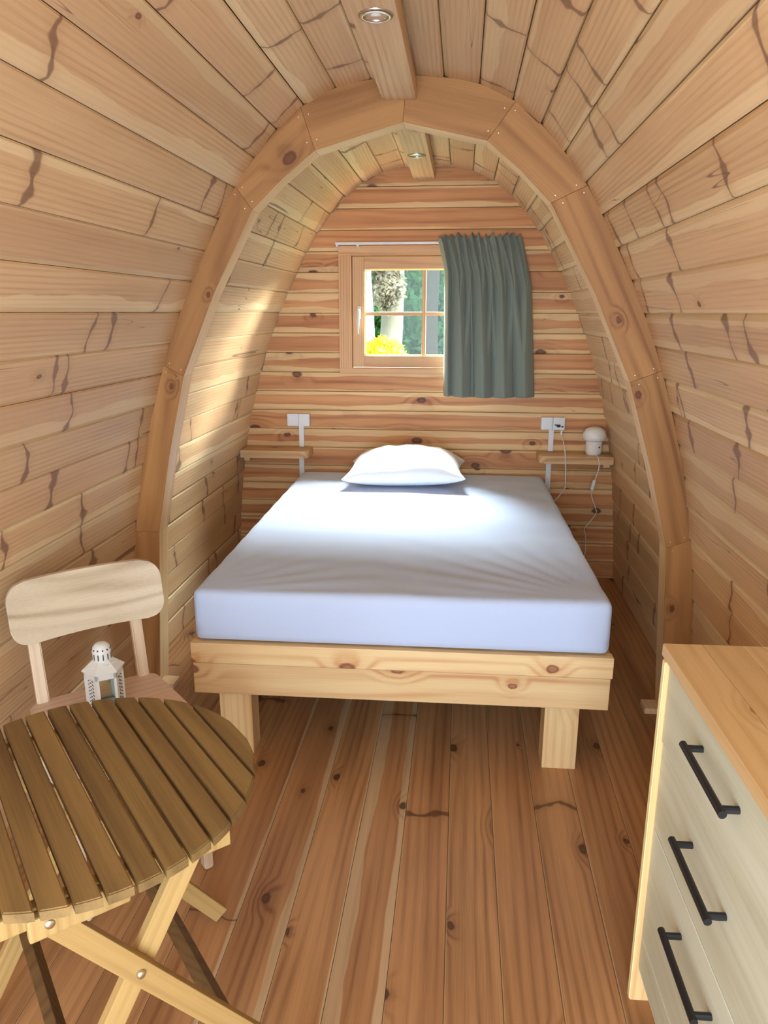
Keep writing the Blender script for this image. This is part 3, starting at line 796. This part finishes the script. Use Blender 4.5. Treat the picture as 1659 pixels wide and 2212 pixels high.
for y in (-.245, .245):
    mk('support_rail', box((0, 0, 0), (.40, .022, .034), .003), M_leg, tab, (-.02 if y < 0 else 0, y, TZ-.018-.0175))
mk('bracket', box((0, 0, 0), (.150, .018, .040), .004), M_leg, tab, (-.075, -.267, TZ-.042))
# legs: crossed pairs in the planes y=+-.26
def leg(x0, z0, x1, z1, y, w=.040, t=.020, mat=M_leg):
    a = V((x0, 0, z0)); b = V((x1, 0, z1)); L = (b-a).length; an = math.atan2(b.x-a.x, b.z-a.z)
    bm = box((0, 0, 0), (w, t, L), .0025)
    return mk('leg', bm, mat, tab, ((x0+x1)/2, y, (z0+z1)/2), (0, an, 0))
def xb_(z): return .14-.575*(.707-z)
def xa_(z): return -.118+(.66-z)*.715
for s, y in ((-1, -.262), (1, .262)):
    leg(xa_(.672), .672, xa_(.012), .012, y)
    leg(xb_(.672), .672, xb_(.012), .012, -.2405 if s < 0 else .215)
mk('stretcher', box((0, 0, 0), (.030, .50, .022), .002), M_legd, tab, (xa_(.262)-.012, .0, .262), (0, math.radians(-54), 0))
mk('stretcher', box((0, 0, 0), (.030, .46, .022), .002), M_legd, tab, (xb_(.262)+.008, 0, .252), (0, math.radians(54), 0))
mk('stretcher', box((0, 0, 0), (.022, .50, .022), .002), M_legd, tab, (xa_(.655), 0, .652))
mk('stretcher', box((0, 0, 0), (.022, .40, .022), .002), M_legd, tab, (xb_(.655), 0, .652))
def bolt(x, y, z, r=.0085):
    b = bmesh.new(); add_lathe(b, [(0, -.002), (r, -.002), (r, .0015), (r*.8, .004), (0, .005)], seg=14)
    o = mk('bolt', b, M_bolt, tab, (x, y, z), (math.radians(90), 0, 0), True); return o
bolt(xa_(.662), -.274, .660); 
bolt(0.0+xa_(.49), -.274, .49, .0075); bolt(xb_(.49), .228, .49)

# ------------------------------------------------------------------ chair
cc_ = V((-2.10)*D2+.545*N2) if False else (D2*(-2.10)+N2*.545)
chair = empty('dining_chair', (cc_.x, cc_.y, 0), ang); tagit(chair, 'pale ash dining chair with rounded backrest against the left wall', 'chair')
# local X = n, local -Y = d (front), origin at the seat's rear edge
bm = bmesh.new(); pts = []
def rrect(w0, w1, y0, y1, r):
    pts = []
    for (cx, cy, a0) in ((w1/2-r, y0+r, -90), (w0/2-r, y1-r, 0), (-w0/2+r, y1-r, 90), (-w1/2+r, y0+r, 180)):
        for k in range(6):
            a = math.radians(a0+90*k/5); pts.append((cx+r*math.cos(a), cy+r*math.sin(a)))
    return pts
add_prism(bm, [(x, y, .428) for x, y in rrect(.375, .410, -.415, .012, .045)], (0, 0, .022))
bmesh.ops.bevel(bm, geom=[e for e in bm.edges if abs(e.verts[0].co.z-e.verts[1].co.z) < 1e-5], offset=.005, segments=2, affect='EDGES')
mk('seat', bm, wood('ash_seat', srgb(222, 196, 178), srgb(196, 166, 144), axis='X', ringk=18, warp=6, ring_amt=.3, knots=0, tint=.04, low=.2), chair)
# backrest: curved rounded panel
bm = bmesh.new(); nu, nv = 44, 26; W_, H_ = .436, .180; r = .055
outl = rrect(W_, W_, -H_/2, H_/2, r)
fr_, bk_ = [], []
def bend(x): return .035*(1-(2*x/W_)**2)
def bpt(x, z, off):
    return V((x, bend(x)+off+z*.20, z))
grid = {}
for off, key in ((0, 'f'), (.018, 'b')):
    for j in range(nv+1):
        for i in range(nu+1):
            x = -W_/2+W_*i/nu; zz_ = -H_/2+H_*j/nv
            # squeeze the grid into the rounded outline
            ex = max(0, abs(zz_)-(H_/2-r)); lim = W_/2-r+math.sqrt(max(0, r*r-ex*ex))
            x = x*(lim/(W_/2))
            grid[key, i, j] = bm.verts.new(bpt(x, zz_, off))
for j in range(nv):
    for i in range(nu):
        bm.faces.new((grid['f', i, j], grid['f', i+1, j], grid['f', i+1, j+1], grid['f', i, j+1]))
        bm.faces.new((grid['b', i, j], grid['b', i, j+1], grid['b', i+1, j+1], grid['b', i+1, j]))
for i in range(nu):
    for j in (0, nv): bm.faces.new((grid['f', i, j], grid['b', i, j], grid['b', i+1, j], grid['f', i+1, j]))
for j in range(nv):
    for i in (0, nu): bm.faces.new((grid['f', i, j], grid['f', i, j+1], grid['b', i, j+1], grid['b', i, j]))
o = mk('backrest', bm, M_ash, chair, (.012, .002, .722), smooth=False)
md = o.modifiers.new('bev', 'BEVEL'); md.width = .003; md.segments = 2; md.limit_method = 'ANGLE'; md.angle_limit = math.radians(50)
def stick(name, a, b, w, t, mat, w2=None):
    a, b = V(a), V(b); dz = (b-a).normalized(); X = V((1, 0, 0)); X = (X-dz*X.dot(dz)).normalized(); Yv = dz.cross(X)
    bm = bmesh.new(); w2 = w2 or w; L = (b-a).length
    vs = [[bm.verts.new((sx*ww/2, sy*t/2, q*L-L/2)) for sx, sy in ((-1, -1), (1, -1), (1, 1), (-1, 1))] for q, ww in ((0, w), (1, w2))]
    bm.faces.new(vs[0][::-1]); bm.faces.new(vs[1])
    for k in range(4): bm.faces.new((vs[0][k], vs[0][(k+1) % 4], vs[1][(k+1) % 4], vs[1][k]))
    bmesh.ops.bevel(bm, geom=bm.edges[:], offset=.004, segments=2, affect='EDGES')
    o = mk(name, bm, mat, chair); m = Matrix((X, Yv, dz)).transposed().to_4x4(); m.translation = (a+b)/2; o.matrix_local = m
    return o
for s in (-1, 1):
    stick('upright', (s*.146, .000, .4405), (s*.146, .060, .790), .034, .024, M_ashz, .032)
    stick('leg', (s*.150, -.020, .428), (s*.160, .040, 0.002), .036, .030, M_ashz, .026)
    stick('leg', (s*.165, -.375, .428), (s*.168, -.392, 0.002), .036, .036, M_ashz, .026)
mk('apron', box((0, 0, 0), (.30, .018, .05), .002), M_ash, chair, (0, -.375, .402)); mk('apron', box((0, 0, 0), (.27, .018, .05), .002), M_ash, chair, (0, -.02, .402))
for s in (-1, 1): mk('side_apron', box((0, 0, 0), (.018, .32, .05), .002), M_ashz, chair, (s*.157, -.198, .402))

# ------------------------------------------------------------------ lantern on the seat
lp = D2*(-1.952)+N2*.541
lan = empty('candle_lantern', (lp.x, lp.y, .4502), ang-.12); tagit(lan, 'small white metal candle lantern standing on the chair seat', 'lantern')
R6 = .053
def hexp(r, k, z): a = math.radians(60*k-120); return V((r*math.cos(a), r*math.sin(a), z))   # face 0 looks to -Y
bm = bmesh.new(); add_lathe(bm, [(0, 0), (R6+.004, 0), (R6+.004, .006), (R6, .010), (0, .010)], seg=6, rot=math.radians(-120)); mk('base', bm, M_whitem, lan)
frame = bmesh.new(); perf = bmesh.new(); panes = bmesh.new(); panel = bmesh.new()
HB = .128
for k in range(6):
    a, b = hexp(R6, k, 0), hexp(R6, k+1, 0); t = (b-a).normalized(); L = (b-a).length; nrm = V((t.y, -t.x, 0))
    Mx = Matrix((t, nrm, V((0, 0, 1)))).transposed().to_4x4(); Mx.translation = (a+b)/2
    for s in (-1, 1): add_box(frame, (s*(L/2-.0035), -.001, HB/2), (.007, .002, HB), 0, Mx)
    add_box(frame, (0, -.001, HB-.008), (L, .002, .018), 0, Mx); add_box(frame, (0, -.001, .010), (L, .002, .014), 0, Mx)
    if k % 3 == 0:
        add_box(panes, (0, -.003, HB/2), (L-.010, .001, HB-.02), 0, Mx)
    else:
        add_box(panel, (0, -.0022, HB/2), (L-.010, .0015, HB-.022), 0, Mx)
        for r_ in range(9):
            z = .022+r_*.0105
            for c_ in (-1, 1):
                add_box(perf, (c_*.008, -.0008, z), (.0065, .0014, .0022), 0, Mx @ Matrix.Translation((c_*.008, 0, z)) @ Matrix.Rotation(c_*.7, 4, 'Y') @ Matrix.Translation((-c_*.008, 0, -z)))
            add_box(perf, (0, -.0008, z+.005), (.004, .0014, .003), 0, Mx)
mk('frame', frame, M_whitem, lan); mk('side_panel', panel, M_whitem, lan); tagit(mk('perforation', perf, plain('pierced_dark', (.09, .10, .11), .7), lan), kind='stuff'); mk('pane', panes, g.mat, lan)
bm = bmesh.new(); add_lathe(bm, [(R6+.001, HB), (R6+.005, HB+.001), (R6+.005, HB+.004), (.027, HB+.028), (.0, HB+.028)], seg=6, rot=math.radians(-120)); mk('roof', bm, M_whitem, lan)
bm = bmesh.new(); add_lathe(bm, [(.0255, HB+.026), (.0255, HB+.058), (.023, HB+.066), (.014, HB+.0755), (0, HB+.0765)], seg=24); mk('chimney', bm, M_whitem, lan, smooth=True)
bm = bmesh.new()
for k in range(12):
    a = math.radians(k*30); Mx = Matrix.Rotation(a, 4, 'Z')
    add_box(bm, (0, -.0257, HB+.041), (.0028, .0012, .017), 0, Mx)
    if k % 1 == 0: add_box(bm, (0, -.0250, HB+.0615), (.0042, .0024, .0042), .001, Mx @ Matrix.Rotation(0, 4, 'X'))
mk('vent_slot', bm, plain('vent_dark', (.05, .055, .06), .8), lan)
bm = bmesh.new(); add_tube(bm, [(.050, 0, HB+.002), (.046, -.004, HB+.014), (.032, -.022, HB+.022), (.0, -.036, HB+.020), (-.032, -.022, HB+.016), (-.046, -.004, HB+.010), (-.050, 0, HB+.002)], .0012, 6)
mk('wire_handle', bm, M_whitem, lan)
bm = bmesh.new(); add_lathe(bm, [(0, .0101), (.019, .0101), (.019, .016), (0, .017)], seg=20); mk('candle_cup', bm, M_metal, lan, smooth=True)

# ------------------------------------------------------------------ garden seen through the window
def leafy(name, c, rx, ry, rz, n, size, mat, lab, cat, par=None, seed=1, group=None):
    rr = random.Random(seed); vs = []; fs = []
    for i in range(n):
        while True:
            p = V((rr.uniform(-1, 1), rr.uniform(-1, 1), rr.uniform(-1, 1)))
            if .25 < p.length < 1: break
        p = V((p.x*rx, p.y*ry, p.z*rz))*(.8+.2*rr.random()); s = size*rr.uniform(.6, 1.4)
        a = V((rr.gauss(0, 1), rr.gauss(0, 1), rr.gauss(0, 1))).normalized(); b = a.orthogonal().normalized(); b = Matrix.Rotation(rr.random()*6.3, 3, a) @ b
        c2 = a.cross(b); k = len(vs)
        vs += [p-b*s, p+c2*s*.45, p+b*s, p-c2*s*.45]; fs.append((k, k+1, k+2, k+3))
    me = bpy.data.meshes.new(name); me.from_pydata(vs, [], fs); me.update()
    o = link(name, me, mat, par, c if par is None else c)
    if lab: tagit(o, lab, cat, group)
    return o
def leafmat(name, c, c2):
    N = NB(name); tc = N.t.nodes.new('ShaderNodeTexCoord')
    col = N.mix(N.ss(N.noise(tc.outputs['Object'], 5, 3), .35, .65), c, c2)
    N.link(col, N.b.inputs['Base Color']); N.b.inputs['Roughness'].default_value = .5
    tl = N.t.nodes.new('ShaderNodeBsdfTranslucent'); N.link(col, tl.inputs[0]); ms = N.t.nodes.new('ShaderNodeMixShader'); ms.inputs[0].default_value = .45
    N.t.links.new(N.b.outputs[0], ms.inputs[1]); N.t.links.new(tl.outputs[0], ms.inputs[2]); N.t.links.new(ms.outputs[0], N.out.inputs[0])
    return N.mat
L_g = leafmat('leaf_green', (.10, .34, .08), (.26, .56, .20)); L_d = leafmat('leaf_deep', (.05, .20, .06), (.17, .42, .15)); L_y = leafmat('leaf_yellow', (.50, .42, .01), (.70, .66, .04))
L_t = leafmat('twig_pale', (.22, .18, .13), (.52, .47, .38))
M_lawn = plain('lawn', (.07, .17, .04), .9, noise=.6, bscale=8)
M_bark = plain('pale_bark', (.30, .26, .22), .9, noise=.7, bump=.4, bscale=14)
M_birch = plain('birch_bark', (.55, .58, .60), .8, noise=.5, bscale=10)
M_barkd = plain('dark_bark', (.13, .11, .10), .9, noise=.5, bscale=14)
GZ = -.35
bm = bmesh.new(); add_box(bm, (0, 17, GZ-.05), (40, 24, .1)); gr = mk('ground', bm, M_lawn); tagit(gr, 'green lawn outside the window', kind='structure')
def ray(px, py, dist):
    Mx = cam.matrix_world.to_3x3(); d = Mx @ V(((px-829.5)/1609.86, -(py-1106)/1609.86, -1)); d = d*(dist/d.y)
    return V((.10548, 0, 1.546))+d
def tree(px, dist, r, h, bark, lab, crown=None, seed=1, lean=0.):
    p = ray(px, 650, dist); root = empty('garden_tree', (p.x, p.y, GZ)); tagit(root, lab, 'tree', 'trees behind the cabin')
    bm = bmesh.new(); pts = [(lean*t*h+.03*math.sin(t*9+seed), .03*math.cos(t*7), t*h) for t in [i/10 for i in range(11)]]
    add_tube(bm, pts, [r*(1.35-.6*t/10 if t else 1.6) for t in range(11)], 14); mk('trunk', bm, bark, root, smooth=True)
    bm = bmesh.new(); rr = random.Random(seed)
    for k in range(7):
        z = h*(.45+.5*k/7); a = rr.random()*6.3
        add_tube(bm, [(lean*z, 0, z), (lean*z+math.cos(a)*.5, math.sin(a)*.5, z+.4), (lean*z+math.cos(a)*1.1, math.sin(a)*1.1, z+.6)], [r*.35, r*.22, r*.08], 7)
    mk('branch', bm, bark, root, smooth=True)
    if crown: leafy('crown', (0, 0, h), crown[0], crown[0], crown[1], 4200, .10, crown[2], None, None, root, seed)
    return root
tree(846, 9.5, .125, 4.5, M_bark, 'thick pale grey tree trunk seen in the left window panes', (1.8, 1.4, L_g), 3)
tree(796, 8.5, .045, 4.2, M_birch, 'thin white birch trunk at the left edge of the window view', (1.2, .9, L_g), 5)
tree(935, 12, .10, 5.0, M_barkd, 'darker slim tree trunk seen beside the curtain', (1.8, 1.4, L_d), 8)
p = ray(826, 752, 7.6); sh = leafy('yellow_shrub', (p.x, p.y, p.z-.10), .26, .26, .22, 1500, .05, L_y, 'low shrub with bright yellow leaves outside the window', 'shrub', seed=4)
def bush(px, py, dist, r, mat, lab, seed, n=5200, sz=.085):
    p = ray(px, py, dist); return leafy('leafy_bush', (p.x, p.y, p.z), r, r*.7, r*1.05, n, sz, mat, lab, 'bush', seed=seed, group='greenery behind the cabin')
p = ray(835, 640, 9.1); leafy('twiggy_climber', (p.x, p.y, p.z+.12), .24, .16, .34, 1500, .035, L_t, 'pale twiggy growth around the thick trunk', 'climber', seed=31)
bush(800, 690, 14, 1.25, L_g, 'light green bush left of the thick trunk', 12)
bush(905, 640, 15, 1.35, L_g, 'bright green leafy bush right of the thick trunk', 13)
bush(990, 600, 14, 1.3, L_g, 'green bush mostly hidden behind the curtain', 14)
bush(940, 740, 13, .95, L_d, 'deep green low bush beside the curtain edge', 15)
for i in range(9):
    a = -6.4+i*1.6; leafy('hedge_tree', (a, 19+.4*(i % 3), 1.5), 1.3, .9, 2.3, 3600, .13, (L_g, L_d)[i % 2], 'tall green hedge tree at the far end of the garden', 'tree', seed=50+i, group='hedge at the end of the garden')
